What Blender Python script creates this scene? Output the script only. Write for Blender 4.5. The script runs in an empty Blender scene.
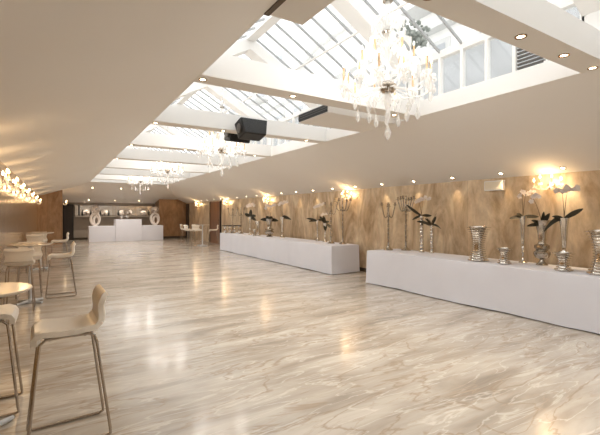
import bpy, bmesh, math, random
from math import sin, cos, pi, radians as R
from mathutils import Vector, Matrix
random.seed(7)
C = bpy.context.scene.collection
H = 1.6

# ------------------------------------------------------------ materials
def nodes(name):
    m = bpy.data.materials.new(name); m.use_nodes = True
    nt = m.node_tree; b = nt.nodes['Principled BSDF']
    return m, nt, b
def mat(name, col, rough=.5, metal=0, spec=.5, emit=None, es=0, trans=0, ior=1.45, alpha=1, coat=0):
    m, nt, b = nodes(name)
    b.inputs['Base Color'].default_value = (*col, 1)
    b.inputs['Roughness'].default_value = rough
    b.inputs['Metallic'].default_value = metal
    b.inputs['Specular IOR Level'].default_value = spec
    b.inputs['Transmission Weight'].default_value = trans
    b.inputs['IOR'].default_value = ior
    b.inputs['Alpha'].default_value = alpha
    b.inputs['Coat Weight'].default_value = coat
    if emit:
        b.inputs['Emission Color'].default_value = (*emit, 1); b.inputs['Emission Strength'].default_value = es
    return m
def noise_mat(name, stops, scale=(1,1,1), nscale=3, detail=6, rough=.5, metal=0, dist=0, bump=0, coat=0, rrange=None):
    m, nt, b = nodes(name); N = nt.nodes; L = nt.links
    tc = N.new('ShaderNodeTexCoord'); mp = N.new('ShaderNodeMapping'); mp.inputs['Scale'].default_value = scale
    L.new(tc.outputs['Object'], mp.inputs['Vector'])
    n = N.new('ShaderNodeTexNoise'); n.inputs['Scale'].default_value = nscale; n.inputs['Detail'].default_value = detail
    n.inputs['Distortion'].default_value = dist
    L.new(mp.outputs['Vector'], n.inputs['Vector'])
    r = N.new('ShaderNodeValToRGB'); L.new(n.outputs['Fac'], r.inputs['Fac'])
    e = r.color_ramp.elements
    while len(e) > 1: e.remove(e[-1])
    e[0].position = stops[0][0]; e[0].color = (*stops[0][1], 1)
    for p, c in stops[1:]:
        x = e.new(p); x.color = (*c, 1)
    L.new(r.outputs['Color'], b.inputs['Base Color'])
    b.inputs['Roughness'].default_value = rough; b.inputs['Metallic'].default_value = metal; b.inputs['Coat Weight'].default_value = coat
    if rrange:
        mr = N.new('ShaderNodeMapRange'); mr.inputs['To Min'].default_value = rrange[0]; mr.inputs['To Max'].default_value = rrange[1]
        L.new(n.outputs['Fac'], mr.inputs['Value']); L.new(mr.outputs['Result'], b.inputs['Roughness'])
    if bump:
        bp = N.new('ShaderNodeBump'); bp.inputs['Strength'].default_value = bump; bp.inputs['Distance'].default_value = .02
        L.new(n.outputs['Fac'], bp.inputs['Height']); L.new(bp.outputs['Normal'], b.inputs['Normal'])
    return m

M = {}
M['taupe'] = noise_mat('taupe_paint', [(.3, (.81,.785,.75)), (.7, (.83,.805,.77))], nscale=.6, detail=2, rough=.75)
M['white_paint'] = mat('white_paint', (.86,.85,.83), .5)
M['white_metal'] = mat('white_powder_coat', (.66,.67,.68), .4)
M['bar_metal'] = mat('grey_glazing_bar', (.40,.41,.42), .5)
M['cream'] = mat('cream_shell', (.86,.79,.69), .28)
M['chrome'] = mat('brushed_chrome', (.50,.44,.38), .22, 1)
M['silver'] = noise_mat('polished_silver', [(.3, (.62,.58,.53)), (.7, (.82,.79,.74))], nscale=9, rough=.16, metal=1)
M['silver_hammer'] = noise_mat('hammered_silver', [(.3, (.50,.46,.42)), (.7, (.76,.72,.68))], nscale=30, rough=.22, metal=1, bump=.5)
M['pewter'] = noise_mat('aged_silver', [(.3, (.38,.34,.29)), (.7, (.62,.57,.5))], nscale=14, rough=.25, metal=1)
M['cloth'] = noise_mat('white_linen', [(.3, (.70,.70,.755)), (.7, (.73,.73,.785))], nscale=2, rough=.85, bump=.15)
M['leaf'] = mat('dark_leaf', (.030,.028,.018), .35)
M['stem'] = mat('brown_stem', (.16,.11,.06), .6)
M['petal'] = mat('white_petal', (.82,.74,.68), .6)
M['black'] = mat('black_plastic', (.006,.006,.006), .5)
M['grille'] = noise_mat('speaker_mesh', [(.45, (.006,.006,.006)), (.55, (.03,.03,.03))], nscale=120, rough=.6)
M['dark'] = mat('dark_wood_door', (.03,.02,.014), .4)
M['brownwood'] = noise_mat('red_brown_wood', [(.3, (.16,.065,.025)), (.7, (.26,.11,.045))], scale=(8,8,.6), nscale=2, rough=.3)
M['bulb'] = mat('lit_bulb', (1,.85,.6), .4, emit=(1,.72,.38), es=12)
M['bulb_off'] = mat('frosted_bulb', (.9,.88,.84), .3, emit=(1,.9,.75), es=1.0)
M['candle'] = mat('amber_candle_tube', (.62,.42,.24), .5)
M['lamp'] = mat('downlight_glow', (1,.9,.7), .4, emit=(1,.78,.5), es=14)
M['bronze'] = mat('bronze_ring', (.30,.18,.09), .3, 1)
M['base'] = mat('dark_skirting', (.06,.045,.03), .4)
M['dimgrey'] = noise_mat('grey_brown_panel', [(.3, (.30,.255,.21)), (.7, (.36,.31,.26))], nscale=2, rough=.35)
M['facade'] = noise_mat('pale_render', [(.3, (.88,.87,.85)), (.7, (.94,.93,.91))], nscale=.4, rough=.8)
M['facade_trim'] = mat('stone_trim', (.66,.66,.65), .8)
M['facade_glass'] = mat('facade_window_glass', (.45,.47,.50), .3)
M['parapet'] = noise_mat('grey_render', [(.3, (.36,.37,.38)), (.7, (.43,.44,.455))], scale=(1,.5,1), nscale=1.2, rough=.8)
M['foliage'] = noise_mat('shrub_leaves', [(.3, (.12,.14,.12)), (.7, (.30,.32,.29))], nscale=6, rough=.7)
M['marble_top'] = noise_mat('pale_table_laminate', [(.3, (.66,.58,.48)), (.7, (.74,.66,.56))], nscale=3, rough=.12)
M['zinc'] = mat('slot_metal', (.1,.09,.08), .4, .5)

def glass_thin(name, col, gl):
    m = bpy.data.materials.new(name); m.use_nodes = True; nt = m.node_tree; N = nt.nodes; L = nt.links
    N.remove(N['Principled BSDF']); out = N['Material Output']
    t = N.new('ShaderNodeBsdfTransparent'); t.inputs['Color'].default_value = (*col, 1)
    g = N.new('ShaderNodeBsdfGlossy'); g.inputs['Roughness'].default_value = .03
    lw = N.new('ShaderNodeLayerWeight'); pw = N.new('ShaderNodeMath'); pw.operation = 'POWER'; pw.inputs[1].default_value = 5; L.new(lw.outputs['Facing'], pw.inputs[0])
    fr = N.new('ShaderNodeMapRange'); fr.inputs['To Min'].default_value = .04; fr.inputs['To Max'].default_value = gl; L.new(pw.outputs[0], fr.inputs['Value'])
    mx = N.new('ShaderNodeMixShader'); L.new(fr.outputs[0], mx.inputs['Fac'])
    L.new(t.outputs[0], mx.inputs[1]); L.new(g.outputs[0], mx.inputs[2]); L.new(mx.outputs[0], out.inputs['Surface'])
    return m
M['pane'] = glass_thin('roof_glass', (.96,.97,.97), .45)
def crystal():
    m = bpy.data.materials.new('crystal'); m.use_nodes = True; nt = m.node_tree; N = nt.nodes; L = nt.links
    b = N['Principled BSDF']; out = N['Material Output']
    b.inputs['Base Color'].default_value = (.97,.96,.94,1); b.inputs['Roughness'].default_value = .08
    b.inputs['Metallic'].default_value = 0; b.inputs['Coat Weight'].default_value = 1
    t = N.new('ShaderNodeBsdfTransparent'); t.inputs['Color'].default_value = (.96,.96,.96,1)
    mx = N.new('ShaderNodeMixShader'); mx.inputs['Fac'].default_value = .5
    tr = N.new('ShaderNodeBsdfTranslucent'); tr.inputs['Color'].default_value = (.97,.96,.94,1)
    m2 = N.new('ShaderNodeMixShader'); m2.inputs['Fac'].default_value = .5
    L.new(b.outputs[0], m2.inputs[1]); L.new(tr.outputs[0], m2.inputs[2])
    L.new(t.outputs[0], mx.inputs[1]); L.new(m2.outputs[0], mx.inputs[2]); L.new(mx.outputs[0], out.inputs['Surface'])
    return m
M['crystal'] = crystal()

def gold_wall(name, cols, rough, metal, coat=.0, sc=(.9,.9,.35)):
    # marbled onyx / gold-leaf panels with vertical drift and thin joints
    m, nt, b = nodes(name); N = nt.nodes; L = nt.links
    tc = N.new('ShaderNodeTexCoord'); mp = N.new('ShaderNodeMapping'); mp.inputs['Scale'].default_value = sc
    L.new(tc.outputs['Object'], mp.inputs['Vector'])
    n = N.new('ShaderNodeTexNoise'); n.inputs['Scale'].default_value = 2.2; n.inputs['Detail'].default_value = 9
    n.inputs['Roughness'].default_value = .62; n.inputs['Distortion'].default_value = 1.6
    L.new(mp.outputs['Vector'], n.inputs['Vector'])
    r = N.new('ShaderNodeValToRGB'); L.new(n.outputs['Fac'], r.inputs['Fac']); e = r.color_ramp.elements
    e[0].position = .33; e[0].color = (*cols[0], 1); e[1].position = .68; e[1].color = (*cols[2], 1)
    x = e.new(.5); x.color = (*cols[1], 1)
    n2 = N.new('ShaderNodeTexNoise'); n2.inputs['Scale'].default_value = 9; n2.inputs['Detail'].default_value = 6; n2.inputs['Roughness'].default_value = .7
    L.new(mp.outputs['Vector'], n2.inputs['Vector'])
    m3 = N.new('ShaderNodeMapRange'); m3.inputs['From Min'].default_value = .3; m3.inputs['From Max'].default_value = .7; m3.inputs['To Min'].default_value = .80; m3.inputs['To Max'].default_value = 1.12
    L.new(n2.outputs['Fac'], m3.inputs['Value'])
    sp = N.new('ShaderNodeSeparateXYZ'); L.new(tc.outputs['Object'], sp.inputs[0])
    a = N.new('ShaderNodeMath'); a.operation = 'ADD'; L.new(sp.outputs['X'], a.inputs[0]); L.new(sp.outputs['Y'], a.inputs[1])
    d = N.new('ShaderNodeMath'); d.operation = 'DIVIDE'; d.inputs[1].default_value = .61; L.new(a.outputs[0], d.inputs[0])
    fl = N.new('ShaderNodeMath'); fl.operation = 'FLOOR'; L.new(d.outputs[0], fl.inputs[0])
    wn = N.new('ShaderNodeTexWhiteNoise'); wn.noise_dimensions = '1D'; L.new(fl.outputs[0], wn.inputs['W'])
    mr = N.new('ShaderNodeMapRange'); mr.inputs['To Min'].default_value = .93; mr.inputs['To Max'].default_value = 1.05
    L.new(wn.outputs['Value'], mr.inputs['Value'])
    fr = N.new('ShaderNodeMath'); fr.operation = 'FRACT'; L.new(d.outputs[0], fr.inputs[0])
    gt = N.new('ShaderNodeMath'); gt.operation = 'GREATER_THAN'; gt.inputs[1].default_value = .025; L.new(fr.outputs[0], gt.inputs[0])
    m2 = N.new('ShaderNodeMapRange'); m2.inputs['To Min'].default_value = .9; m2.inputs['To Max'].default_value = 1; L.new(gt.outputs[0], m2.inputs['Value'])
    mu = N.new('ShaderNodeMath'); mu.operation = 'MULTIPLY'; L.new(mr.outputs[0], mu.inputs[0]); L.new(m2.outputs[0], mu.inputs[1])
    vm = N.new('ShaderNodeVectorMath'); vm.operation = 'SCALE'; L.new(r.outputs['Color'], vm.inputs[0]); mv = N.new('ShaderNodeMath'); mv.operation = 'MULTIPLY'; L.new(mu.outputs[0], mv.inputs[0]); L.new(m3.outputs[0], mv.inputs[1]); L.new(mv.outputs[0], vm.inputs['Scale'])
    L.new(vm.outputs['Vector'], b.inputs['Base Color'])
    b.inputs['Roughness'].default_value = rough; b.inputs['Metallic'].default_value = metal; b.inputs['Coat Weight'].default_value = coat
    return m
M['gold'] = gold_wall('gold_onyx_panels', [(.42,.29,.165), (.64,.49,.33), (.82,.69,.50)], .34, .15, .1)
M['gold_mirror'] = gold_wall('bronze_mirror_panels', [(.34,.20,.09), (.62,.42,.21), (.86,.66,.40)], .17, .8, 0, sc=(3.2,3.2,.2))
M['copper'] = gold_wall('copper_brown_panels', [(.30,.165,.08), (.40,.23,.12), (.48,.30,.17)], .3, .2)

def marble_floor():
    m, nt, b = nodes('polished_beige_marble'); N = nt.nodes; L = nt.links
    tc = N.new('ShaderNodeTexCoord')
    def mapped(scale, rot=0):
        mp = N.new('ShaderNodeMapping'); mp.inputs['Scale'].default_value = scale; mp.inputs['Rotation'].default_value = (0,0,rot)
        L.new(tc.outputs['Object'], mp.inputs['Vector']); return mp
    def noise(mp, sc, det, dist, ro=.55):
        n = N.new('ShaderNodeTexNoise'); n.inputs['Scale'].default_value = sc; n.inputs['Detail'].default_value = det
        n.inputs['Distortion'].default_value = dist; n.inputs['Roughness'].default_value = ro
        L.new(mp.outputs['Vector'], n.inputs['Vector']); return n
    base = noise(mapped((.42,2.0,1), .10), 1.7, 9, .7)
    r = N.new('ShaderNodeValToRGB'); L.new(base.outputs['Fac'], r.inputs['Fac']); e = r.color_ramp.elements
    e[0].position = .30; e[0].color = (.29,.245,.20,1); e[1].position = .72; e[1].color = (.60,.54,.465,1)
    x = e.new(.44); x.color = (.405,.35,.288,1); x = e.new(.56); x.color = (.495,.435,.365,1)
    # narrow veins: ridge of a distorted noise
    def vein(mp, sc, width, dist):
        v = noise(mp, sc, 5, dist, .5)
        s = N.new('ShaderNodeMath'); s.operation = 'SUBTRACT'; s.inputs[1].default_value = .5; L.new(v.outputs['Fac'], s.inputs[0])
        a = N.new('ShaderNodeMath'); a.operation = 'ABSOLUTE'; L.new(s.outputs[0], a.inputs[0])
        k = N.new('ShaderNodeMapRange'); k.inputs['From Min'].default_value = 0; k.inputs['From Max'].default_value = width
        k.inputs['To Min'].default_value = 1; k.inputs['To Max'].default_value = 0; L.new(a.outputs[0], k.inputs['Value'])
        return k
    def mix(c0, col, fac, amt):
        mm = N.new('ShaderNodeMath'); mm.operation = 'MULTIPLY'; mm.inputs[1].default_value = amt; L.new(fac.outputs[0], mm.inputs[0])
        x = N.new('ShaderNodeMix'); x.data_type = 'RGBA'; L.new(mm.outputs[0], x.inputs['Factor'])
        L.new(c0, x.inputs[6]); x.inputs[7].default_value = (*col, 1); return x.outputs[2]
    c = mix(r.outputs['Color'], (.30,.22,.15), vein(mapped((.6,2.1,1), .15), 1.15, .018, .9), .7)
    c = mix(c, (.80,.74,.65), vein(mapped((.5,2.8,1), -.05), 1.9, .02, .8), .4)
    c = mix(c, (.42,.33,.25), vein(mapped((.5,3.0,1), .3), 2.6, .02, .8), .5)
    L.new(c, b.inputs['Base Color'])
    b.inputs['Roughness'].default_value = .16; b.inputs['Specular IOR Level'].default_value = .5
    return m
M['floor'] = marble_floor()

# ------------------------------------------------------------ mesh helpers
class MB:
    def __init__(s): s.bm = bmesh.new()
    def box(s, x0, x1, y0, y1, z0, z1, mtx=None):
        vs = [s.bm.verts.new(v) for v in ((x0,y0,z0),(x1,y0,z0),(x1,y1,z0),(x0,y1,z0),(x0,y0,z1),(x1,y0,z1),(x1,y1,z1),(x0,y1,z1))]
        for f in ((3,2,1,0),(4,5,6,7),(0,1,5,4),(1,2,6,5),(2,3,7,6),(3,0,4,7)): s.bm.faces.new([vs[i] for i in f])
        if mtx: bmesh.ops.transform(s.bm, matrix=mtx, verts=vs)
        return s
    def prism(s, pts, d):                       # polygon of 3d points swept by vector d
        d = Vector(d); a = [s.bm.verts.new(p) for p in pts]; b = [s.bm.verts.new(Vector(p)+d) for p in pts]; n = len(pts)
        s.bm.faces.new(a[::-1]); s.bm.faces.new(b)
        for i in range(n): s.bm.faces.new((a[i], a[(i+1)%n], b[(i+1)%n], b[i]))
        return s
    def tube(s, pts, r, n=8, cap=True):
        pts = [Vector(p) for p in pts]; rings = []
        rs = r if isinstance(r, (list, tuple)) else [r]*len(pts)
        up = Vector((0,0,1)); t0 = (pts[1]-pts[0]).normalized()
        if abs(t0.dot(up)) > .95: up = Vector((1,0,0))
        nrm = (up - t0*up.dot(t0)).normalized()
        for i, p in enumerate(pts):
            t = ((pts[min(i+1,len(pts)-1)]-p).normalized() + (p-pts[max(i-1,0)]).normalized())
            t = t.normalized() if t.length > 1e-6 else t0
            nrm = (nrm - t*nrm.dot(t)).normalized(); bn = t.cross(nrm)
            rings.append([s.bm.verts.new(p + (nrm*cos(2*pi*k/n) + bn*sin(2*pi*k/n))*rs[i]) for k in range(n)])
        for a, b in zip(rings, rings[1:]):
            for k in range(n): s.bm.faces.new((a[k], a[(k+1)%n], b[(k+1)%n], b[k]))
        if cap: s.bm.faces.new(rings[0][::-1]); s.bm.faces.new(rings[-1])
        return s
    def lathe(s, prof, c=(0,0,0), n=20, a0=0, a1=2*pi):
        full = abs(a1-a0-2*pi) < 1e-6; m = n if full else n+1; rings = []
        for r, z in prof:
            if r < 1e-5: rings.append([s.bm.verts.new((c[0], c[1], c[2]+z))])
            else: rings.append([s.bm.verts.new((c[0]+r*cos(a0+(a1-a0)*k/n), c[1]+r*sin(a0+(a1-a0)*k/n), c[2]+z)) for k in range(m)])
        for a, b in zip(rings, rings[1:]):
            for k in range(n):
                k2 = (k+1) % n if full else k+1
                if len(a) == 1 and len(b) == 1: continue
                if len(a) == 1: s.bm.faces.new((a[0], b[k2], b[k]))
                elif len(b) == 1: s.bm.faces.new((a[k], a[k2], b[0]))
                else: s.bm.faces.new((a[k], a[k2], b[k2], b[k]))
        return s
    def ico(s, c, r, sub=1, sc=(1,1,1)):
        m = Matrix.Translation(c) @ Matrix.Diagonal((*sc, 1))
        bmesh.ops.create_icosphere(s.bm, subdivisions=sub, radius=r, matrix=m); return s
    def build(s, name, m, parent=None, smooth=False, bevel=0):
        bmesh.ops.recalc_face_normals(s.bm, faces=s.bm.faces)
        if bevel: bmesh.ops.bevel(s.bm, geom=list(s.bm.edges), offset=bevel, segments=2, affect='EDGES', profile=.5)
        me = bpy.data.meshes.new(name); s.bm.to_mesh(me); s.bm.free()
        if smooth:
            me.shade_smooth()
            if hasattr(me, 'set_sharp_from_angle'): me.set_sharp_from_angle(angle=R(42))
        me.materials.append(m); o = bpy.data.objects.new(name, me); C.objects.link(o)
        if parent: o.parent = parent
        return o
def tag(o, label=None, cat=None, group=None, kind=None):
    if label: o['label'] = label
    if cat: o['category'] = cat
    if group: o['group'] = group
    if kind: o['kind'] = kind
    return o
def empty(name, loc, label=None, cat=None, group=None, rz=0):
    o = bpy.data.objects.new(name, None); o.empty_display_size = .1; C.objects.link(o)
    o.location = loc; o.rotation_euler.z = rz; return tag(o, label, cat, group)
def dup(o, parent=None):
    c = o.copy(); C.objects.link(c)
    if parent: c.parent = parent
    for ch in list(o.children): dup(ch, c)
    return c
def clone(root, loc, rz=0, label=None, group=None):
    c = dup(root); c.location = loc; c.rotation_euler.z = rz
    if label: c['label'] = label
    if group: c['group'] = group
    return c
def struct(o): o['kind'] = 'structure'; return o

# ------------------------------------------------------------ room shell
XL, XR, SL, SR, YE, Y0, YB, YS = -.8, 7.2, 1.4, 5.07, 22.2, -5.5, 27.0, -4.0
ZS = H+1.6; RZ = H+3.5; RX = (SL+SR)/2; CB, CT = H+1.85, H+2.5
def zc(x, y):
    z = ZS
    if x > SR: z = min(z, ZS-(x-SR)*.92/2.13)
    if x < SL: z = min(z, ZS-(SL-x)*.327)
    if y > YE: z = min(z, ZS-(y-YE)*.196)
    return z
struct(MB().box(XL-.3, XR+.3, Y0-.2, YB+.3, -.1, 0).build('floor', M['floor']))
cb = MB()
def P(x, y): return (x, y, zc(x, y))
yr = YE+(2.13*.92/2.13)/.196; yl = YE+((SL-XL)*.327)/.196
for poly in ([(SR,Y0),(XR,Y0),(XR,yr),(SR,YE)], [(SL,Y0),(SL,YE),(XL,yl),(XL,Y0)],
             [(SL,YE),(SR,YE),(XR,yr),(XR,YB),(XL,YB),(XL,yl)], [(SL,Y0),(SR,Y0),(SR,YS),(SL,YS)]):
    cb.prism([P(*p) for p in poly], (0,0,.14))
struct(cb.build('ceiling', M['taupe']))
def wall(name, m, p0, p1, th, n=1, bottom=0, top=.03):   # vertical wall whose head follows the ceiling
    p0, p1 = Vector(p0), Vector(p1); d = p1-p0; nr = Vector((d.y, -d.x)).normalized()*th
    pts = [p0+d*i/n for i in range(n+1)]
    pl = [(p.x, p.y, bottom) for p in (pts[0], pts[-1])] + [(p.x, p.y, zc(p.x, p.y)+top) for p in reversed(pts)]
    return struct(MB().prism(pl, (nr.x, nr.y, 0)).build(name, m))
wall('wall_right', M['gold'], (XR,YB), (XR,Y0), -.12, 60)
wall('wall_left', M['gold_mirror'], (XL,Y0), (XL,23.6), -.12, 30)
wall('wall_end', M['dimgrey'], (.24,YB), (5.5,YB), -.12, 24)
wall('wall_end_right', M['copper'], (5.5,25.7), (XR-.005,25.7), -1.3, 16)
wall('wall_end_left', M['copper'], (XL-.1,23.6), (.24,23.6), -3.5, 16, top=-.0)
wall('wall_back', M['taupe'], (XR,Y0), (XL,Y0), -.12, 60)
struct(MB().box(5.5,XR-.01,25.67,25.7,0,.14).build('baseboard_end_right', M['base']))
struct(MB().box(.24,5.5,26.96,27,0,.14).build('baseboard_end', M['base']))
struct(MB().box(XR-.02,XR,Y0,19.2,0,.1).build('baseboard_right', M['base']))
# doors
d1 = struct(MB().box(.34,.80,26.93,27,0,2.1).build('door_1', M['dark']))
MB().box(.30,.34,26.92,27,0,2.14).box(.80,.84,26.92,27,0,2.14).box(.34,.80,26.92,27,2.1,2.14).build('door_frame', M['black'], d1)
d2 = struct(MB().box(XR-.05,XR,19.3,20.8,0,2.22).build('door_2', M['brownwood']))
MB().box(XR-.07,XR,19.22,19.3,0,2.24).box(XR-.07,XR,20.8,20.88,0,2.24).build('door_frame', M['dark'], d2)
MB().tube([(XR-.09,19.42,1),(XR-.09,19.42,1.3)], .012).build('door_handle', M['chrome'], d2)
d3 = struct(MB().box(XR-.05,XR,25.0,25.6,0,2.22).build('door_3', M['dark']))

# skylight well, glazing, beams
beams = [1.79+2.62*k for k in range(-2, 8)]; BW = .28
struct(MB().box(SR-.012,SR+.12,YS,YE,ZS-.002,CB).build('trim_1', M['white_paint']))
struct(MB().box(SL-.12,SL+.012,YS,YE,ZS-.002,CB).build('trim_2', M['white_paint']))
struct(MB().box(SL-.12,SR+.12,YE-.012,YE+.12,ZS-.003,CB).build('trim_3', M['white_paint']))
struct(MB().box(SL-.12,SR+.12,YS-.12,YS,ZS+.0,CB).build('trim_4', M['white_paint']))
struct(MB().box(RX-.09,RX+.09,YS,YE,RZ-.10,RZ+.08).build('trim_5', M['white_paint']))
sl = (RZ-CT)/(SR-RX)
n = 6
for i, y in enumerate(beams):
    fm = M['taupe'] if i <= 2 else M['white_paint']  # near beam faces go taupe: their shade is put into the paint
    b = struct(MB().box(SL-.02,SR+.02,y,y+BW,ZS+.012,ZS+.30).build('trim_%d' % n, fm)); n += 1
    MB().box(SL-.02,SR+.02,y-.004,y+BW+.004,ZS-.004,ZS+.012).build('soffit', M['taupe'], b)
    rm = MB()
    for s_, xe in ((1, SR), (-1, SL)):
        rm.prism([(xe,y,CT-.02),(RX,y,RZ-.02),(RX,y,RZ-.26),(xe,y,CT-.26)], (0,BW,0))
        rm.box(min(xe,xe+s_*.1),max(xe,xe+s_*.1),y,y+BW,CB,CT)
    rm.build('rafter', M['white_paint'], b)
bays = [YS]+[b+BW for b in beams]; ends = beams+[YE]
for i, (a, e) in enumerate(zip(bays, ends)):
    for side, xe in (('r', SR), ('l', SL)):
        sg = 1 if side == 'r' else -1
        w = struct(MB().prism([(xe,a,CT+.05),(RX,a,RZ+.05),(RX,a,RZ+.062),(xe,a,CT+.062)], (0,e-a,0)).build('window_%d' % (2*i+(1 if sg > 0 else 2)), M['pane']))
        k = max(1, round((e-a)/.385)); bar = MB()
        for j in range(k+1):
            y = a+(e-a)*j/k
            bar.prism([(xe,y-.012,CT+.045),(RX,y-.012,RZ+.045),(RX,y-.012,RZ),(xe,y-.012,CT)], (0,.024,0))
        bar.build('glazing_bars', M['bar_metal'], w)
        xm = (xe+RX)/2; MB().tube([(xm,a,(CT+RZ)/2-.05),(xm,e,(CT+RZ)/2-.05)], .022, 6).build('purlin', M['white_paint'], w)
        fr = MB().box(min(xe,xe+sg*.1),max(xe,xe+sg*.1),a,e,CT-.07,CT+.04)
        for j in range(k+1):
            y = a+(e-a)*j/k; fr.box(min(xe,xe+sg*.07),max(xe,xe+sg*.07),y-.022,y+.022,CB,CT-.07)
        fr.build('mullions', M['white_paint'], w)
        MB().box(min(xe+sg*.04,xe+sg*.05),max(xe+sg*.04,xe+sg*.05),a,e,CB,CT-.07).build('side_pane', M['pane'], w)
        if i == 3 and sg > 0:
            lv = MB()
            for j in range(12): lv.box(xe+.0,xe+.035,a+.39,a+.74,CB+.02+j*.048,CB+.03+j*.048+.012)
            lv.build('vent_louvre', M['zinc'], w)
for nm, y in (('window_40', YE+.03), ('window_41', YS-.05)):
    w = struct(MB().prism([(SL,y,CB),(SR,y,CB),(SR,y,CT),(RX,y,RZ),(SL,y,CT)], (0,.012,0)).build(nm, M['pane']))
    g = MB()
    for j in range(1, 9):
        x = SL+(SR-SL)*j/9; g.box(x-.02,x+.02,y-.02,y+.02,CB,RZ-abs(x-RX)*sl)
    g.build('glazing_bars', M['white_metal'], w)

# ------------------------------------------------------------ outside
struct(MB().box(7.9,8.0,-4,30,1.6,H+3.75).build('wall_outside', M['parapet']))
bl = empty('neighbouring_building', (13,12,0), 'pale rendered building seen through the glass roof on the right', 'building')
MB().box(0,8,-22,30,-.1,15.5).build('facade', M['facade'], bl)
ar = [(-.35, 5+4.3*cos(pi-pi*k/16), 9.4+2.0*sin(pi*k/16)) for k in range(17)]
MB().tube(ar, .22, 8).build('arched_cornice', M['facade_trim'], bl)
MB().box(-.45,0,-22,30,8.9,9.25).build('cornice', M['facade_trim'], bl)
MB().box(-.5,0,-22,30,15.1,15.6).build('cornice', M['facade_trim'], bl)
for zz in (6.0, 10.1):
    for k in range(-4, 10):
        yy = -1.5+k*2.6
        if zz > 8 and 1 < yy < 9: continue
        f = MB().box(-.1,0,yy-.75,yy+.75,zz-.1,zz+2.5).build('window_surround', M['facade_trim'], bl)
        MB().box(-.13,-.1,yy-.55,yy+.55,zz+.1,zz+2.3).build('window_pane', M['facade_glass'], f)
        if zz > 8 and k % 2 == 0: MB().box(-1,0,yy-1,yy+1,zz-.3,zz-.14).build('balcony_slab', M['facade_trim'], bl)
sh = MB()
for k in range(170):
    v = Vector((random.gauss(0,1), random.gauss(0,1), random.gauss(0,1))).normalized()*random.uniform(.2,.75)
    sh.ico((v.x, v.y, v.z+.8), random.uniform(.05,.11), 1)
o = sh.build('shrub', M['foliage']); o.location = (11.3, 10.2, 7.3); tag(o, 'dark leafy shrub seen through the roof glass behind the large chandelier', 'shrub')
o['kind'] = 'stuff'
o = MB().box(10.6,13,9,11.4,7.0,7.28).build('roof_terrace', M['facade_trim']); struct(o)

# ------------------------------------------------------------ tables with cloths
def cloth_table(x0, x1, y0, y1, label, h=.75, seed=1):
    t = empty('banquet_table', ((x0+x1)/2,(y0+y1)/2,0), label, 'table')
    cx, cy = (x0+x1)/2, (y0+y1)/2; hx, hy = (x1-x0)/2, (y1-y0)/2
    rnd = random.Random(seed); bm = bmesh.new()
    # perimeter
    per = []
    def side(a, b, k):
        for i in range(k): per.append((a[0]+(b[0]-a[0])*i/k, a[1]+(b[1]-a[1])*i/k))
    ny = int(hy*2/.06); nx = int(hx*2/.06)
    side((-hx,-hy),(hx,-hy),nx); side((hx,-hy),(hx,hy),ny); side((hx,hy),(-hx,hy),nx); side((-hx,hy),(-hx,-hy),ny)
    ph = [rnd.uniform(0,6.28) for _ in range(6)]
    def row(z, out):
        vs = []
        for i, (x, y) in enumerate(per):
            nx_ = -1 if abs(x+hx) < 1e-6 else (1 if abs(x-hx) < 1e-6 else 0); ny_ = -1 if abs(y+hy) < 1e-6 else (1 if abs(y-hy) < 1e-6 else 0)
            s_ = x+y; w = out*(.5*sin(s_*2.3+ph[0])+.3*sin(s_*5.1+ph[1])+.25*sin(s_*11+ph[2]))
            zz = z if z > .3 else z+out*.25*(sin(s_*3.1+ph[3])+1)*.6
            vs.append(bm.verts.new((x+nx_*(w+out*.4), y+ny_*(w+out*.4), zz)))
        return vs
    rows = [row(h-.004,-.0), row(h-.02,.004), row(h-.2,.01), row(h*.5,.016), row(.12,.022), row(.012,.03)]
    # top
    bm.faces.new([bm.verts.new((v.co.x*.997, v.co.y*.997, h)) for v in rows[0]])
    top = list(bm.faces)[0].verts[:]; L_ = len(per)
    rows = [top]+rows
    for a, b in zip(rows, rows[1:]):
        for i in range(L_): bm.faces.new((a[i], a[(i+1)%L_], b[(i+1)%L_], b[i]))
    m = MB(); m.bm.free(); m.bm = bm; m.build('tablecloth', M['cloth'], t, smooth=True)
    MB().box(-hx+.02,hx-.02,-hy+.02,hy-.02,h-.04,h-.008).build('tabletop', M['white_paint'], t)
    lg = ((-1,-1),(1,-1),(-1,1),(1,1))
    for sx, sy in lg: MB().tube([(sx*(hx-.08),sy*(hy-.08),0),(sx*(hx-.08),sy*(hy-.08),h-.04)], .018, 8).build('leg', M['chrome'], t)
    return t
cloth_table(6.06, 7.0, 1.2, 6.8, 'long white clothed buffet table nearest the camera, along the right wall', seed=3)
cloth_table(6.08, 7.0, 8.2, 16.4, 'long white clothed buffet table further back along the right wall, beyond the gap', seed=5)
# bar at the far end
bar = empty('reception_bar', (3.5,25,0), 'white draped bar with a taller middle block at the far end of the hall', 'bar')
MB().box(-2.0,-.65,-.4,.4,0,.88).build('side_counter', M['cloth'], bar, bevel=.01)
MB().box(.75,2.0,-.4,.4,0,.88).build('side_counter', M['cloth'], bar, bevel=.01)
MB().box(-.65,.75,-.48,.4,0,1.26).build('centre_counter', M['cloth'], bar, bevel=.01)

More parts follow.
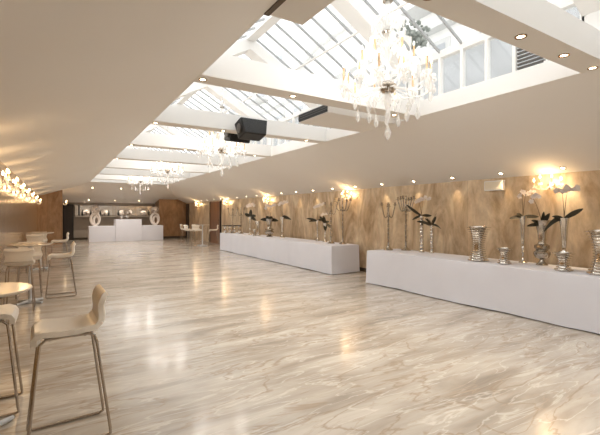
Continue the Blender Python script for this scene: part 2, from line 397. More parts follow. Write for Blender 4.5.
# ------------------------------------------------------------ objects on tables
TZ = .75
def ring_prof(pts): return pts
def trumpet(name, x, y, h, rt, label, group=None, m='silver', rb=None, solid=True):
    rb = rb or rt*1.15
    e = empty(name, (x,y,TZ), label, 'vase', group)
    MB().lathe([(0,0),(rb,0),(rb,.008),(rb*.8,.02),(rb*.35,.05),(rb*.22,.09),(rb*.2,h*.2),(rb*.36,h*.22),(rb*.36,h*.245),(rb*.2,h*.26)], n=24).build('foot', M[m], e, smooth=True)
    MB().lathe([(rb*.2,h*.26),(rb*.24,h*.3),(rb*.42,h*.33),(rb*.26,h*.37),(rt*.42,h*.42),(rt*.55,h*.6),(rt*.7,h*.8),(rt*.95,h*.97),(rt*1.05,h),(rt*.95,h),(rt*.85,h*.96),(rt*.3,h*.6),(0,h*.58)], n=24).build('flared_body', M[m], e, smooth=True)
    return e
def column_vase(x, y, h, r, label):
    e = empty('column_vase', (x,y,TZ), label, 'vase')
    MB().lathe([(0,0),(r*1.5,0),(r*1.5,.01),(r*.9,.03),(r*.8,.05)], n=20).build('foot', M['silver'], e, smooth=True)
    pr = [(r*.8,.05)]
    k = 9
    for i in range(k):
        z0 = .05+(h-.05)*i/k; dz = (h-.05)/k
        pr += [(r*.78,z0+.004),(r*.95,z0+dz*.3),(r*.95,z0+dz*.7),(r*.78,z0+dz-.004)]
    pr += [(r*1.15,h),(r*.9,h),(r*.6,h-.05),(0,h-.06)]
    MB().lathe(pr, n=20).build('stem_body', M['silver_hammer'], e, smooth=True)
    return e
def urn(x, y, h, w, label):
    e = empty('urn', (x,y,TZ), label, 'vase'); k = w
    MB().lathe([(0,0),(k*.72,0),(k*.72,.012),(k*.55,.03),(k*.3,h*.09),(k*.28,h*.13)], n=24).build('foot', M['pewter'], e, smooth=True)
    MB().lathe([(k*.28,h*.13),(k*.8,h*.17),(k*.98,h*.24),(k*.98,h*.29),(k*.7,h*.335),(k*.75,h*.35),(k*.92,h*.38),(k*.9,h*.44),(k*.5,h*.475)], n=24).build('bulb_body', M['pewter'], e, smooth=True)
    MB().lathe([(k*.5,h*.475),(k*.42,h*.52),(k*.5,h*.7),(k*.7,h*.88),(k*1.05,h*.985),(k*1.15,h),(k*1.0,h),(k*.6,h*.86),(0,h*.8)], n=24).build('flared_neck', M['pewter'], e, smooth=True)
    return e
Rv = Vector((.849,-.529,0))
def finned(x, y, h, r, label, fins=16):
    e = empty('finned_vase', (x,y,TZ), label, 'vase')
    def rr(t): return r*(.52+.48*abs(2*t-.92)**1.9)
    MB().lathe([(0,0)]+[(rr(i/12)*.70, h*i/12) for i in range(13)]+[(rr(1)*.6,h),(rr(.5)*.5,h*.5),(0,h*.45)], n=24).build('body', M['silver'], e, smooth=True)
    f = MB()
    for i in range(fins):
        t = (i+.5)/fins; z = h*t; w = rr(t)
        f.lathe([(w*.6,z-.005),(w*1.02,z-.005),(w*1.02,z+.005),(w*.6,z+.005)], (Rv.x*.012,Rv.y*.012,0), n=28)
    f.build('fins', M['silver'], e)
    return e
def candelabra(x, y, h, label, arms=4, spread=.17, rz=0, group=None):
    e = empty('candelabra', (x,y,TZ), label, 'candelabra', group, rz)
    MB().lathe([(0,0),(.11,0),(.11,.014),(.075,.035),(.035,.07),(.024,.1)], n=18).build('base', M['pewter'], e, smooth=True)
    zz = h-.30; pr = [(.018,.1)]
    for i in range(7):
        z0 = .1+(zz-.1)*i/7; dz = (zz-.1)/7; pr += [(.020,z0+dz*.1),(.024,z0+dz*.8),(.038,z0+dz*.9),(.022,z0+dz)]
    pr += [(.035,zz+.03),(.02,zz+.08),(.014,h-.1),(.03,h-.08),(.012,h-.05),(.02,h),(0,h)]
    MB().lathe(pr, n=14).build('stem', M['pewter'], e, smooth=True)
    for k in range(arms):
        a = 2*pi*k/arms+.4; c, s_ = cos(a), sin(a); top = h-.11+(.03 if k % 2 else 0)
        pts = []
        for i in range(9):
            t = i/8; rr = spread*(t**.8); z = zz+.02-.09*sin(pi*min(1,t*1.2))+(top-zz-.02)*t**3
            pts.append((c*rr, s_*rr, z))
        am = MB().tube(pts, .012, 6).build('arm', M['pewter'], e, smooth=True)
        MB().lathe([(0,0),(.012,0),(.045,.018),(.045,.026),(.02,.03),(.022,.07),(.03,.075),(.024,.075),(0,.06)], (c*spread,s_*spread,top), 12).build('candle_cup', M['pewter'], am, smooth=True)
    return e
def leaf_mesh(mb, p0, d, L_, w, droop, th=.006):
    w *= 1.1
    d = Vector(d).normalized(); side = d.cross(Vector((-.4,-.75,.55))).normalized(); n = 8; p = Vector(p0); prev = None
    for i in range(n+1):
        t = i/n; q = p + d*L_*t + Vector((0,0,-droop*L_*t*t)); ww = w*max(.06, sin(pi*(t*.92+.05))**.7)
        c = [mb.bm.verts.new(q+side*ww), mb.bm.verts.new(q+Vector((0,0,-th-ww*.3))), mb.bm.verts.new(q-side*ww), mb.bm.verts.new(q+Vector((0,0,th-ww*.3)))]
        if prev:
            for k in range(4): mb.bm.faces.new((prev[k], prev[(k+1)%4], c[(k+1)%4], c[k]))
        else: mb.bm.faces.new(c)
        prev = c
    mb.bm.faces.new(prev[::-1]); return mb
def bloom(mb, c, r, ax):
    c = Vector(c); q = Vector((0,0,1)).rotation_difference(Vector(ax).normalized())
    for k in range(5):
        a = 2*pi*k/5; d = q @ Vector((cos(a), sin(a), .25)); s_ = q @ Vector((-sin(a), cos(a), 0)); nn = q @ Vector((0,0,1))
        w = r*(.55 if k in (0,) else .42)
        v = [c, c+d*r*.5+s_*w, c+d*r, c+d*r*.5-s_*w, c+d*r*.5-nn*r*.12]
        V = [mb.bm.verts.new(x) for x in v]
        for f in ((0,1,4),(1,2,4),(2,3,4),(3,0,4),(0,3,1),(1,3,2)):
            mb.bm.faces.new([V[i] for i in f])
    mb.ico(c+(q @ Vector((0,0,r*.12))), r*.2, 1); return mb
Rv = Vector((.849,-.529,0)); Fv = Vector((.529,.849,0))
def orchid(x, y, z, label, leaves, stems, seed=0, fr=.045):
    """leaves: (side, up, length, width, droop); stems: (side lean, height, blooms)"""
    rnd = random.Random(seed); e = empty('orchid_plant', (x,y,z), label, 'plant')
    MB().ico((0,0,-.01), .028, 2, (1,1,.6)).build('root_ball', M['stem'], e)
    for (sd, up, L_, w, dr) in leaves:
        d = Rv*sd + Vector((0,0,up)) + Fv*rnd.uniform(-.35,.35)
        leaf_mesh(MB(), (0,0,0), d, L_, w, dr).build('leaf', M['leaf'], e, smooth=True)
    for (lean, hh, nb) in stems:
        o = Rv*lean; pts = [Vector((0,0,0))+o*(t**2)+Vector((0,0,hh*(t-.12*t**4))) + o*.15*sin(3*t) for t in [i/10 for i in range(11)]]
        MB().tube(pts, [.006-.003*i/10 for i in range(11)], 5).build('stem', M['stem'], e, smooth=True)
        for k in range(nb+2 if nb else 0):
            t = min(1,.86+.14*k/max(1,nb-1)); q = pts[min(10,int(t*10))]+Rv*(k-nb/2)*.045+Vector((0,0,.02+rnd.uniform(-.03,.03)))+Fv*rnd.uniform(-.03,.03)
            bloom(MB(), q, fr*rnd.uniform(.9,1.15), Vector((-.6,-.9,rnd.uniform(-.1,.5)))).build('flower', M['petal'], e)
    return e
# front table
candelabra(6.55,6.62,1.11,'left and shorter of two silver candelabra at far end of nearest table', spread=.15, rz=.3)
candelabra(6.84,6.35,1.26,'taller branched silver candelabra beside the shorter one on nearest table', arms=6, spread=.185)
column_vase(6.80,5.86,.80,.045,'tall slim notched silver vase holding white orchids and a long dark leaf')
orchid(6.80,5.86,TZ+.80,'white orchid with a long dark leaf pointing left, in tall slim vase', [(-1,.55,.42,.04,-.1),(.9,.1,.25,.035,.1),(-.6,-.1,.2,.03,.3)], [(.03,.42,4),(-.08,.40,3)], 1)
column_vase(6.84,5.62,.60,.036,'shorter slim notched silver vase topped by dark curling leaves')
orchid(6.84,5.62,TZ+.60,'dark curling leaves without flowers in the shorter slim vase', [(-1,.5,.34,.035,.2),(.5,.9,.25,.03,.1),(-1,.1,.28,.035,-.4),(.9,.3,.2,.03,.7),(-.5,.9,.26,.03,.3)], [(-.2,.26,0),(.1,.28,0)], 2)
finned(6.40,4.25,.62,.20,'tall hourglass silver vase with fins stacked up its whole height')
finned(6.38,3.76,.27,.13,'small squat finned silver vase between hourglass vase and trumpet vase', 8)
trumpet('trumpet_vase',6.83,3.68,.80,.062,'slender silver trumpet vase left of the bulbous urn')
orchid(6.83,3.68,TZ+.79,'pale orchid with leaves spreading sideways in the left trumpet vase', [(-1,.05,.26,.035,.15),(1,.12,.28,.035,.1),(-.6,.5,.16,.03,.3)], [(.05,.46,4),(-.02,.44,2)], 3)
urn(6.79,3.35,.74,.125,'wide bulbous aged silver urn with flared neck')
orchid(6.79,3.35,TZ+.66,'orchid with upright dark leaves and arching stem in bulbous urn', [(-.8,.5,.24,.035,.2),(.4,1,.24,.035,.1),(.1,1,.22,.03,0),(-1,.15,.3,.03,.2)], [(-.16,.52,3)], 4)
trumpet('trumpet_vase',6.75,3.0,.78,.072,'silver trumpet vase right of the urn behind a small finned vase')
orchid(6.75,3.0,TZ+.77,'white orchid with long leaf rising right and one drooping left', [(1,.55,.36,.035,.05),(-1,.2,.3,.045,.9),(-.7,.3,.18,.03,.2)], [(-.04,.52,4),(.06,.52,5)], 5, .05)
finned(6.35,2.84,.28,.145,'small squat finned silver vase in front of right trumpet vase', 8)
finned(6.40,2.38,.62,.20,'tall hourglass finned vase cut by the right edge of the photo', 16)
# back table
candelabra(6.78,8.62,1.28,'tallest candelabra at the near end of the further table', arms=6, spread=.22)
candelabra(6.62,8.95,1.18,'second candelabra from the near end of the further table', rz=.5)
trumpet('trumpet_vase',6.82,9.52,.56,.06,'short silver vase with dark foliage right of the flowering orchid')
orchid(6.82,9.52,TZ+.55,'bushy dark foliage in short silver vase on further table', [(-.6,.9,.3,.045,.1),(.6,.8,.22,.045,.5),(-.2,1,.26,.04,.1),(.9,-.3,.22,.045,.4),(0,-.6,.2,.05,.2)], [(-.05,.3,3)], 6)
trumpet('trumpet_vase',6.84,9.95,.64,.055,'slim silver vase with leaves reaching left on the further table')
orchid(6.84,9.95,TZ+.63,'white orchid with leaves reaching left on the further table', [(-1,.3,.36,.035,.1),(-.9,.1,.28,.035,.2),(.8,.3,.2,.035,.2)], [(.02,.55,5)], 7, .055)
trumpet('trumpet_vase',6.80,12.1,.72,.09,'silver trumpet vase with one orchid in the middle of the further table')
orchid(6.80,12.1,TZ+.70,'white orchid with dark leaf drooping right, middle of further table', [(1,.3,.34,.06,.5),(.7,.6,.24,.05,.4)], [(.0,.62,5)], 8, .07)
urn(6.62,12.75,.66,.17,'wide silver urn holding dark spreading leaves on the further table')
orchid(6.62,12.75,TZ+.60,'dark spreading leaves with bare stems in the wide silver urn', [(-1,.3,.34,.07,.2),(1,.25,.34,.07,.3),(.4,.8,.25,.06,.3),(-.4,.7,.25,.06,.2)], [(-.12,.6,2),(.12,.62,2)], 9, .06)
finned(6.62,13.7,.55,.15,'finned silver vase behind the wide urn on the further table', 10)
finned(6.30,13.35,.26,.10,'low finned silver vase near front edge of the further table', 6)
trumpet('trumpet_vase',6.58,14.35,.72,.075,'silver vase with dark foliage and flowers towards the far end of further table')
orchid(6.58,14.35,TZ+.70,'dark leaf bunch and white flowers towards far end of further table', [(-.8,.8,.3,.07,.2),(.8,.6,.3,.07,.4),(.1,1,.34,.06,.1),(.9,-.2,.26,.06,.3)], [(0,.55,5)], 10, .07)
candelabra(6.62,15.35,1.12,'thin candelabra second from the far end of further table', spread=.2)
candelabra(6.45,15.85,1.10,'thin candelabra nearest the far end of the further table', spread=.2, rz=.7)
st = empty('display_stand', (6.54,16.15,TZ), 'low dark-topped stand on silver supports at far end of further table', 'stand')
MB().box(-.42,.42,-.12,.12,.30,.335).build('top', M['dark'], st)
for k in range(4):
    MB().lathe([(0,0),(.07,0),(.07,.02),(.04,.06),(.065,.15),(.04,.24),(.07,.28),(.07,.3),(0,.3)], (-.33+.22*k,0,0), 12).build('support', M['silver'], st, smooth=True)
# emergency light box on wall
sg = empty('exit_light_box', (7.16,4.4,2.06), 'cream rectangular emergency light box high on the right wall', 'sign')
MB().box(-.04,.04,-.19,.19,-.02,.17).build('casing', M['white_paint'], sg, bevel=.008)
MB().box(-.045,-.04,-.17,.17,0,.15).build('diffuser', mat('cream_diffuser', (.80,.72,.58), .4), sg)

# bar sculptures
def loop_vase(x, y, z, label):
    e = empty('ring_vase', (x,y,z), label, 'vase', rz=-.2)
    MB().lathe([(0,0),(.14,0),(.14,.03),(.06,.05),(0,.05)], n=16).build('base', M['white_paint'], e, smooth=True)
    for k, (rx, rz_, off, dy) in enumerate(((.23,.33,0,0),(.13,.24,.04,.05))):
        pts = [(off+rx*cos(2*pi*i/24), dy+.04*sin(2*pi*i/24), .04+rz_+.03+rz_*sin(2*pi*i/24)) for i in range(25)]
        MB().tube(pts, [.05+.02*abs(sin(pi*i/24)) for i in range(25)], 8).build('ring', M['petal'], e, smooth=True)
    return e
def flower_ball(x, y, z, r, label):
    e = empty('flower_arrangement', (x,y,z), label, 'flowers'); rnd = random.Random(x)
    MB().tube([(0,0,-.03),(0,0,r*.9)], .02, 6).build('stalk', M['stem'], e)
    for k in range(34):
        v = Vector((rnd.gauss(0,1), rnd.gauss(0,1), rnd.gauss(0,1))).normalized()
        bloom(MB(), Vector((0,0,r*.95))+Vector((v.x*r,v.y*r,v.z*r*.9)), .085, v).build('flower', M['petal'], e)
    return e
loop_vase(1.85,25,.88,'white oval ring vase on left counter of bar'); flower_ball(1.88,25,1.66,.20,'white orchid ball on top of the left ring vase')
loop_vase(5.1,25,.88,'white oval ring vase on right counter of bar'); flower_ball(5.1,25,1.66,.18,'white orchid ball on top of the right ring vase')
for i, (x, lb) in enumerate(((3.2,'left clear glass bowl on raised middle of bar'), (3.5,'right clear glass bowl on raised middle of bar'))):
    o = MB().lathe([(0,0),(.05,0),(.02,.03),(.02,.08),(.09,.14),(.1,.22),(.09,.22),(.08,.15),(0,.1)], n=14).build('glass_bowl', M['crystal'], None, smooth=True)
    o.location = (x,24.8,1.26); tag(o, lb, 'bowl')
# back bar
bk = empty('back_bar', (3.0,26.95,1.5), 'mirrored back-bar panel with shelf behind the white bar', 'shelf')
MB().box(-2.0,2.35,-.03,0,.0,.58).build('mirror', mat('grey_mirror', (.62,.58,.53), .2, .85), bk)
MB().box(-2.15,2.5,-.28,0,-.1,-.04).build('shelf', M['dimgrey'], bk)
for x in (-2.05,-1.88,-.02,.12,1.3,2.35): MB().box(x-.04,x+.04,-.06,0,-.04,.6).build('post', M['dark' if x in (-1.88,) else 'chrome'], bk)
bn = 0
for x, s_ in ((-1.5,.17),(-1.0,.18),(-.5,.17),(.5,.16),(.9,.17),(1.75,.15)):
    flower_ball(3.0+x, 26.79, 1.50, s_, 'white blossom bunch on back-bar shelf, %s' % ('first from the left','second from the left','third from the left','just right of the middle posts','second to the right of the middle posts','last one on the right')[bn]); bn += 1
pos = ['left end','left of second bunch','left of third bunch','left of the middle posts','between the middle posts and fourth bunch','right end']
for i, x in enumerate((-1.7,-1.25,-.75,-.28,.28,2.1)):
    o = MB().lathe([(0,0),(.045,0),(.045,.2),(.016,.27),(.016,.36),(0,.36)], n=12).build('bottle', M['black'], None, smooth=True)
    o.location = (3.0+x, 26.8, 1.46); tag(o, 'dark bottle on the back-bar shelf, '+pos[i], 'bottle', 'bottles on the back bar')

# ------------------------------------------------------------ poseur tables and stools
def poseur(x, y, label, r=.34):
    e = empty('poseur_table', (x,y,0), label, 'table', 'tall round tables')
    MB().lathe([(0,1.03),(r*.93,1.03),(r,1.042),(r,1.05),(r*.99,1.055),(0,1.055)], n=48).build('tabletop', M['marble_top'], e, smooth=True)
    MB().lathe([(0,.02),(.03,.02),(.03,1.0),(.10,1.012),(.10,1.03),(0,1.03)], n=20).build('column', M['white_metal'], e, smooth=True)
    b = MB().lathe([(0,0),(.06,0),(.06,.05),(.03,.07),(0,.07)], n=16)
    for k in range(4):
        a = pi/4+k*pi/2; b.tube([(0,0,.035),(cos(a)*.26,sin(a)*.26,.02)], [.028,.018], 8)
    b.build('cross_base', M['white_metal'], e, smooth=True)
    return e
def make_stool(label):
    e = empty('bar_stool', (0,0,0), label, 'stool', 'white shell bar stools')
    # seat shell: profile in xz swept along y; front faces -x
    def shell(prof, hw):
        bm = MB(); th = .024; n = len(prof); rows = []
        for (x, z, wf, t_) in prof:
            r = []
            for j in range(9):
                v = -1+2*j/8; r.append((x, v*hw*wf, z+ (.012*v*v if t_ else 0), v))
            rows.append(r)
        def nrm(i):
            a = Vector((prof[max(i-1,0)][0],prof[max(i-1,0)][1])); b = Vector((prof[min(i+1,n-1)][0],prof[min(i+1,n-1)][1])); d = (b-a).normalized(); return Vector((-d.y,0,d.x))
        A = [[bm.bm.verts.new(Vector(p[:3])+nrm(i)*th*.5) for p in r] for i, r in enumerate(rows)]
        B = [[bm.bm.verts.new(Vector(p[:3])-nrm(i)*th*(1.9-.9*abs(p[3])**3)) for p in r] for i, r in enumerate(rows)]
        for i in range(n-1):
            for j in range(8):
                bm.bm.faces.new((A[i][j],A[i][j+1],A[i+1][j+1],A[i+1][j])); bm.bm.faces.new((B[i][j],B[i+1][j],B[i+1][j+1],B[i][j+1]))
            bm.bm.faces.new((A[i][0],A[i+1][0],B[i+1][0],B[i][0])); bm.bm.faces.new((A[i][8],B[i][8],B[i+1][8],A[i+1][8]))
        bm.bm.faces.new([A[0][j] for j in range(9)]+[B[0][j] for j in range(8,-1,-1)])
        bm.bm.faces.new([A[-1][j] for j in range(8,-1,-1)]+[B[-1][j] for j in range(9)])
        return bm
    seat = [(-.205,.722,.90,0),(-.205,.76,.95,0),(-.19,.785,.98,0),(-.15,.79,1,1),(-.05,.782,1,1),(.05,.782,1,1),(.12,.79,1,1),(.165,.806,.98,0),(.19,.835,.95,0)]
    back = [(.19,.835,.95,0),(.196,.87,.88,0),(.192,.91,.86,0),(.19,.95,.93,0),(.20,.99,.99,0),(.216,1.02,.97,0),(.236,1.032,.9,0)]
    shell(seat, .205).build('seat', M['cream'], e, smooth=True)
    shell(back, .205).build('backrest', M['cream'], e, smooth=True)
    for s_ in (-1, 1):
        y0, y1 = s_*.15, s_*.195
        raw = [(-.03,y0,.752),(-.13,y0,.748),(-.165,y0*1.03,.72),(-.18,s_*.16,.6),(-.235,y1,.06),(-.24,y1,.02),(-.21,y1,.012),(0,y1,.012),(.23,y1,.012),(.258,y1,.025),(.255,y1,.07),(.175,s_*.16,.68),(.16,y0*1.02,.735),(.12,y0,.750),(-.03,y0,.752)]
        MB().tube(raw, .0105, 8).build('sled_leg', M['chrome'], e, smooth=True)
    MB().tube([(-.11,-.155,.745),(-.11,.155,.745)], .009, 6).tube([(.1,-.155,.745),(.1,.155,.745)], .009, 6).build('seat_support', M['chrome'], e, smooth=True)
    return e
poseur(-.475,3.56,'tall round table cut by the left edge, nearest the camera', .32)
poseur(-.41,8.5,'second tall round table along the left wall')
poseur(-.41,13.4,'third tall round table along the left wall, furthest back')
poseur(6.1,18.9,'tall round table in the far right corner beyond the buffet tables')
stool = make_stool('white shell bar stool on chrome sled legs, whole in the left foreground')
stool.location = (.062,3.285,0); stool.rotation_euler.z = .035
clone(stool, (-.50,4.02,0), pi, 'bar stool behind nearest tall table, partly cut by left edge')
clone(stool, (.06,8.9,0), 0, 'bar stool at the second tall table with its back to the hall')
clone(stool, (-.52,7.92,0), -pi/2, 'bar stool on near side of second tall table, back towards camera')
clone(stool, (-.45,9.15,0), pi/2, 'bar stool on the far side of the second tall table')
clone(stool, (.06,13.6,0), 0, 'bar stool at the third tall table with its back to the hall')
clone(stool, (-.50,12.85,0), -pi/2, 'bar stool on near side of third tall table')
clone(stool, (-.45,14.0,0), pi/2, 'bar stool on the far side of the third tall table')
clone(stool, (6.6,18.75,0), -.3, 'stool on right side of the far corner tall table')
clone(stool, (5.55,19.2,0), pi+.2, 'stool on left side of the far corner tall table')
clone(stool, (6.0,19.5,0), pi/2, 'stool behind the far corner tall table')
clone(stool, (5.65,20.3,0), pi-.5, 'stool standing apart, leftmost in the far right corner')

# ------------------------------------------------------------ chandeliers
def make_chandelier(label):
    e = empty('chandelier', (0,0,0), label, 'chandelier', 'crystal chandeliers under the glass roof')     # origin: ceiling hook at ridge; z is relative
    z = lambda zz: zz+H-(RZ-.1)
    MB().tube([(0,0,0),(0,0,z(2.62))], .008, 6).build('chain', M['silver'], e)
    MB().lathe([(.01,z(2.62)),(.05,z(2.58)),(.02,z(2.5)),(.03,z(2.42)),(.06,z(2.36)),(.02,z(2.28)),(.025,z(2.18)),(.065,z(2.1)),(.03,z(2.0)),(.02,z(1.9)),(.05,z(1.82)),(.02,z(1.74)),(.02,z(1.5)),(.05,z(1.3)),(.02,z(1.18)),(.035,z(1.1)),(0,z(1.02))], n=14).build('stem', M['crystal'], e, smooth=True)
    MB().lathe([(0,z(1.40)),(.07,z(1.40)),(.10,z(1.44)),(.10,z(1.48)),(.05,z(1.52)),(0,z(1.52))], n=18).build('hub', M['pewter'], e, smooth=True)
    MB().lathe([(0,z(2.06)),(.05,z(2.06)),(.07,z(2.09)),(.03,z(2.12)),(0,z(2.12))], n=14).build('hub', M['pewter'], e, smooth=True)
    MB().lathe([(0,z(2.44)),(.06,z(2.44)),(.06,z(2.47)),(0,z(2.5))], n=14).build('hub', M['pewter'], e, smooth=True)
    def drop(mb, x, y, zz, s_=1):
        mb.lathe([(0,0),(.006*s_,-.008*s_),(.006*s_,-.02*s_),(.019*s_,-.05*s_),(.012*s_,-.075*s_),(0,-.09*s_)], (x,y,zz), 6)
    def arm(a, r, z0, z1, lift, cand, dz):
        c, s_ = cos(a), sin(a); pts = []
        for i in range(11):
            t = i/10; rr = .05+(r-.05)*t; pts.append((c*rr, s_*rr, z(z0)+(z1-z0)*t-dz*sin(pi*t)*(1-.3*t)+ .03*sin(2*pi*t)))
        am = MB().tube(pts, .010, 6).build('arm', M['crystal'], e, smooth=True)
        MB().lathe([(0,0),(.015,.0),(.05,.022),(.055,.034),(.047,.03),(.012,.012),(.012,.05),(0,.05)], (c*r,s_*r,z(z1)), 10).build('drip_pan', M['crystal'], am, smooth=True)
        if cand:
            MB().lathe([(0,.03),(.012,.03),(.012,.03+cand),(0,.03+cand)], (c*r,s_*r,z(z1)), 8).build('candle', M['candle'], am, smooth=True)
            MB().lathe([(0,0),(.010,.01),(.013,.025),(.007,.045),(0,.06)], (c*r,s_*r,z(z1)+.03+cand), 8).build('bulb', M['bulb_off'], am, smooth=True)
        d = MB()
        for k in range(7):
            b = 2*pi*k/7; drop(d, c*r+.048*cos(b), s_*r+.048*sin(b), z(z1)+.025, .9)
        drop(d, c*r, s_*r, z(z1)-.01, 1.7)
        for k in range(6):   # bead string back to the stem
            t = k/6; rr = r*(1-t)+.04; d.ico((c*rr, s_*rr, z(z1)+.03-.10*sin(pi*t)+(.16*t)), .010, 1)
        d.build('crystal_drops', M['crystal'], am)['kind'] = 'stuff'
    for k in range(12): arm(2*pi*k/12+.1, .52 if k % 2 else .47, 1.44, 1.46+(.0 if k % 2 else .04), 0, .16, .10)
    for k in range(6): arm(2*pi*k/6+.3, .29, 1.5, 1.74, 0, .14, .05)
    for k in range(6):   # ruffled glass leaves
        a = 2*pi*k/6; c, s_ = cos(a), sin(a)
        for (zz, r, hh) in ((1.86,.24,.16),(2.12,.17,.13)):
            m = MB(); pts = [(c*.03,s_*.03,z(zz)),(c*r*.6,s_*r*.6,z(zz+hh)),(c*r,s_*r,z(zz+hh*.6)),(c*r*1.08,s_*r*1.08,z(zz))]
            m.tube(pts, [.008,.028,.040,.008], 6); drop(m, c*r*1.08, s_*r*1.08, z(zz), 1.5)
            m.build('glass_leaf', M['crystal'], e, smooth=True)
    for k in range(10):
        a = 2*pi*k/10+.2; r = .36 if k % 2 else .22; m = MB(); drop(m, cos(a)*r, sin(a)*r, z(1.24 if k % 2 else 1.18), 1.7)
        m.tube([(cos(a)*r,sin(a)*r,z(1.24 if k % 2 else 1.18)),(cos(a)*.3,sin(a)*.3,z(1.36))], .003, 4); m.build('crystal_drop', M['crystal'], e)
    m = MB(); drop(m, 0,0,z(1.04),2.2); m.build('crystal_drop', M['crystal'], e)
    return e
def glow(x, y):
    for k in range(6):
        l = bpy.data.lights.new('lamp', 'POINT'); l.energy = GL/6; l.color = (1,.945,.88); l.shadow_soft_size = .05
        o = bpy.data.objects.new('lamp', l); C.objects.link(o); o.location = (x+.5*cos(k*pi/3+.1), y+.5*sin(k*pi/3+.1), H+1.70)
GL = 26
for y in (-1.98, 3.28, 8.6, 13.8, 19.05): glow(RX, y)  # first set of lamps belongs to the added chandelier behind the camera
ch = make_chandelier('largest crystal chandelier, hanging nearest the camera'); ch.location = (RX,3.28,RZ-.1)
clone(ch, (RX,-1.98,RZ-.1), .1, 'extra crystal chandelier added unseen behind the camera to light the near hall')  # added out of view to help light the near part of the hall
clone(ch, (RX,8.6,RZ-.1), .2, 'second crystal chandelier, hanging beyond the black loudspeakers')
clone(ch, (RX,13.8,RZ-.1), .4, 'third crystal chandelier, between the second and the furthest')
clone(ch, (RX,19.05,RZ-.1), .6, 'smallest looking crystal chandelier, furthest along the hall')

# ------------------------------------------------------------ ceiling gear
def speaker(loc, rz, tilt, label):
    e = empty('loudspeaker', loc, label, 'loudspeaker', rz=rz); e.rotation_euler.x = tilt
    MB().prism([(-.22,-.17,-.16),(.22,-.17,-.16),(.28,-.17,.15),(-.28,-.17,.15)], (0,.32,0)).build('cabinet', M['black'], e, bevel=.02)
    MB().prism([(-.205,-.182,-.145),(.205,-.182,-.145),(.262,-.182,.135),(-.262,-.182,.135)], (0,.014,0)).build('grille', M['grille'], e)
    for s_ in (-1, 1): MB().lathe([(0,-.04),(.09,-.04),(.09,-.012),(0,-.005)], n=20).build('end_cap', M['zinc'], e, smooth=True).matrix_local = Matrix.Translation((s_*.28,0,0)) @ Matrix.Rotation(s_*pi/2,4,'Y')
    MB().box(-.03,.03,.10,.22,.10,.16).build('bracket', M['zinc'], e)
    return e
yb = beams[4]
speaker((3.15,yb-.22,ZS-.0), .0, R(-14), 'black loudspeaker on the near side of a white beam, facing the camera')
speaker((3.20,yb+BW+.28,ZS+.05), pi+.08, R(-10), 'second black loudspeaker half hidden behind the first on the beam')
a = empty('air_conditioning_unit', (4.3,5.33,ZS), 'beige air conditioning box with black slot, right side behind second beam', 'air conditioner')
MB().box(-.72,.72,-.42,.46,-.03,.14).build('casing', M['taupe'], a, bevel=.01)
MB().box(-.735,-.715,-.40,.44,-.01,.11).build('air_slot', M['black'], a)
g = MB()
for k in range(2): g.box(-.742,-.732,-.40,.44,.03+k*.035,.038+k*.035)
g.build('slot_vane', M['zinc'], a)
a = empty('air_conditioning_unit', (1.6,2.44,ZS), 'beige air conditioning box with dark slot at top left behind first beam', 'air conditioner')
MB().box(-.15,.17,-.36,.36,0,.17).build('casing', M['taupe'], a)
MB().box(-.196,-.152,-.36,.36,-.012,.16).build('air_slot', mat('brown_slot', (.10,.07,.045), .5), a)

# downlights
def downlight(name, loc, rot, label, group):
    e = empty(name, loc, label, 'downlight', group); e.rotation_euler = rot
    MB().lathe([(.034,-.001),(.05,-.001),(.05,-.008),(.034,-.006)], n=20).build('ring', M['bronze'], e, smooth=True)
    MB().lathe([(0,-.002),(.034,-.002),(.034,.001),(0,.001)], n=16).build('lamp', M['lamp'], e)
    return e
for k, x in enumerate((1.6,3.0,4.4)):
    e_ = downlight('downlight', (x,23.4,zc(x,23.4)-.002), (math.atan(.196),0,0), 'downlight added in the end ceiling to brighten the bar, %s' % ('left','middle','right')[k], 'downlights added to brighten the bar')
    l = bpy.data.lights.new('bar_spot', 'SPOT'); l.energy = 75; l.color = (1,.93,.85); l.spot_size = R(120); l.spot_blend = .8; l.shadow_soft_size = .03  # front row of fixtures and spots, added to brighten the bar counters
    o = bpy.data.objects.new('bar_spot', l); C.objects.link(o); o.location = (x,23.4,zc(x,23.4)-.04)
    e_ = downlight('downlight', (x,26.3,zc(x,26.3)-.002), (math.atan(.196),0,0), 'downlight over the back bar, %s' % ('left','middle','right')[k], 'back bar downlights')
    l = bpy.data.lights.new('bar_spot', 'SPOT'); l.energy = 45; l.color = (1,.9,.76); l.spot_size = R(120); l.spot_blend = .6; l.shadow_soft_size = .03
    o = bpy.data.objects.new('bar_spot', l); C.objects.link(o); o.location = (x,26.28,zc(x,26.3)-.04)
seed = None; idx = 0
for bi, y in enumerate(beams[2:7]):
    for fr_ in ((.25,.585,.80,.975) if bi == 0 else (.02,.36,.88)):
        x = SL+(SR-SL)*fr_; lab = 'recessed downlight under the %s ceiling beam from the camera' % ('first','second','third','fourth','fifth')[bi]
        if seed is None: seed = downlight('downlight', (x,y+BW/2,ZS-.004), (0,0,0), lab, 'downlights under the %s beam' % 'first')
        else: clone(seed, (x,y+BW/2,ZS-.004), 0, lab, 'downlights under the %s beam' % ('first','second','third','fourth','fifth')[bi])
for y in beams:
    for fr_ in (.12,.5,.88):
        l = bpy.data.lights.new('beam_spot', 'SPOT'); l.energy = 62; l.color = (1,.965,.915); l.spot_size = R(104); l.spot_blend = .8; l.shadow_soft_size = .05
        o = bpy.data.objects.new('beam_spot', l); C.objects.link(o); o.location = (SL+(SR-SL)*fr_, y+BW/2, ZS-.03)
ang = math.atan(.92/2.13); wd = None
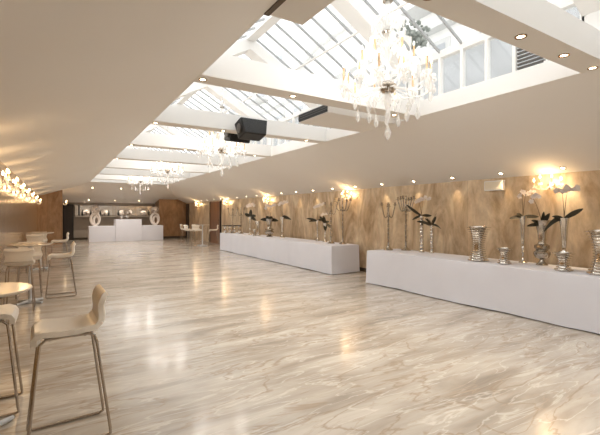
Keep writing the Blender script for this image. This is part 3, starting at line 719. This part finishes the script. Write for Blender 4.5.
def spot(loc, e, target):
    l = bpy.data.lights.new('spot', 'SPOT'); l.energy = e; l.color = (1,.72,.42); l.spot_size = R(62); l.spot_blend = .7; l.shadow_soft_size = .03
    o = bpy.data.objects.new('spot', l); C.objects.link(o); o.location = loc; o.rotation_euler = (Vector(target)-Vector(loc)).to_track_quat('-Z','Y').to_euler(); return o
k = 0; y = 2.1
while y < 24:
    x = XR-.16
    if wd is None: wd = downlight('wall_washer_downlight', (x,y,zc(x,y)-.002), (0,ang,0), 'small downlight at the foot of the right ceiling slope, washing the gold wall', 'row of wall-washing downlights')
    else: clone(wd, (x,y,zc(x,y)-.002), 0).location.z += 0
    spot((x-.01,y,zc(x,y)-.03), 32 if k == 1 else 10, (XR,y,1.1))
    y += 1.05; k += 1

# sconces
def make_sconce(label):
    e = empty('wall_sconce', (0,0,0), label, 'wall light', 'crystal sconces on the right wall')   # faces -x
    MB().lathe([(0,0),(.06,0),(.05,.02),(0,.03)], n=16).build('backplate', M['chrome'], e, smooth=True).matrix_local = Matrix.Rotation(-pi/2,4,'Y')
    for k, a in enumerate((-1.1,-.4,.4,1.1)):
        dx, dy = -.17*cos(a*.7), .24*sin(a); top = .04 if k in (1,2) else -.01
        am = MB().tube([(-.02,0,0),(dx*.4,dy*.4,-.07),(dx*.9,dy*.9,-.05),(dx,dy,top)], .008, 6).build('arm', M['crystal'], e, smooth=True)
        MB().lathe([(0,0),(.012,0),(.04,.018),(.012,.016),(0,.02)], (dx,dy,top), 10).build('drip_pan', M['crystal'], am, smooth=True)
        MB().lathe([(0,.015),(.01,.015),(.01,.075),(0,.075)], (dx,dy,top), 8).build('candle', M['candle'], am)
        MB().lathe([(0,.075),(.013,.09),(.016,.105),(.008,.13),(0,.145)], (dx,dy,top), 10).build('bulb', M['bulb'], am, smooth=True)
        m = MB()
        for j in range(4): m.ico((dx+.03*cos(j*1.57),dy+.03*sin(j*1.57),top-.02), .011, 1, (1,1,2))
        m.build('crystal_drops', M['crystal'], am)['kind'] = 'stuff'
    return e
def point(loc, e):
    l = bpy.data.lights.new('lamp', 'POINT'); l.energy = e; l.color = (1,.66,.34); l.shadow_soft_size = .07
    o = bpy.data.objects.new('lamp', l); C.objects.link(o); o.location = loc
sc = None; ords = ['nearest the camera, above the silver urn','second from camera, near end of further table','third from the camera, above middle of further table','fourth from the camera, just before the brown door','furthest, beyond the brown door']
for k, y in enumerate((3.4,8.8,13.9,18.35,23.0)):
    loc = (XR-.02,y,2.08); lab = 'glowing crystal sconce on right wall, '+ords[k]
    if sc is None: sc = make_sconce(lab); sc.location = loc
    else: clone(sc, loc, 0, lab)
    point((XR-.17,y,2.14), 5)
ordl = ['nearest','second','third','fourth','fifth','sixth','seventh','furthest']
for k, y in enumerate((5.6,7.2,8.8,10.5,12.5,14.8,17.6,21.0)):
    loc = (XL+.02,y,2.08); clone(sc, loc, pi, 'glowing crystal sconce on left wall, %s from the camera' % ordl[k], 'crystal sconces on the left wall')
    point((XL+.17,y,2.14), 2.5)
clone(sc, (.27,23.9,2.12), pi, 'single glowing sconce at the corner beside the dark doorway', 'corner sconce'); point((.42,23.9,2.18), 3)

# ------------------------------------------------------------ world, camera
w = bpy.data.worlds.new('World'); bpy.context.scene.world = w; w.use_nodes = True
bg = w.node_tree.nodes['Background']; bg.inputs[0].default_value = (1,.99,.975,1); bg.inputs[1].default_value = 1.8
cam = bpy.data.cameras.new('Camera'); co = bpy.data.objects.new('Camera', cam); C.objects.link(co)
cam.sensor_width = 36; cam.lens = 36*390/600; cam.shift_y = -4/600
cam.clip_start = .05; cam.clip_end = 300
co.location = (0,0,H); co.rotation_euler = (pi/2,0,-math.atan(243/390))
s = bpy.context.scene; s.camera = co
s.view_settings.view_transform = 'Standard'; s.view_settings.look = 'None'; s.view_settings.gamma = 1
s.view_settings.exposure = .42; s.view_settings.use_curve_mapping = False
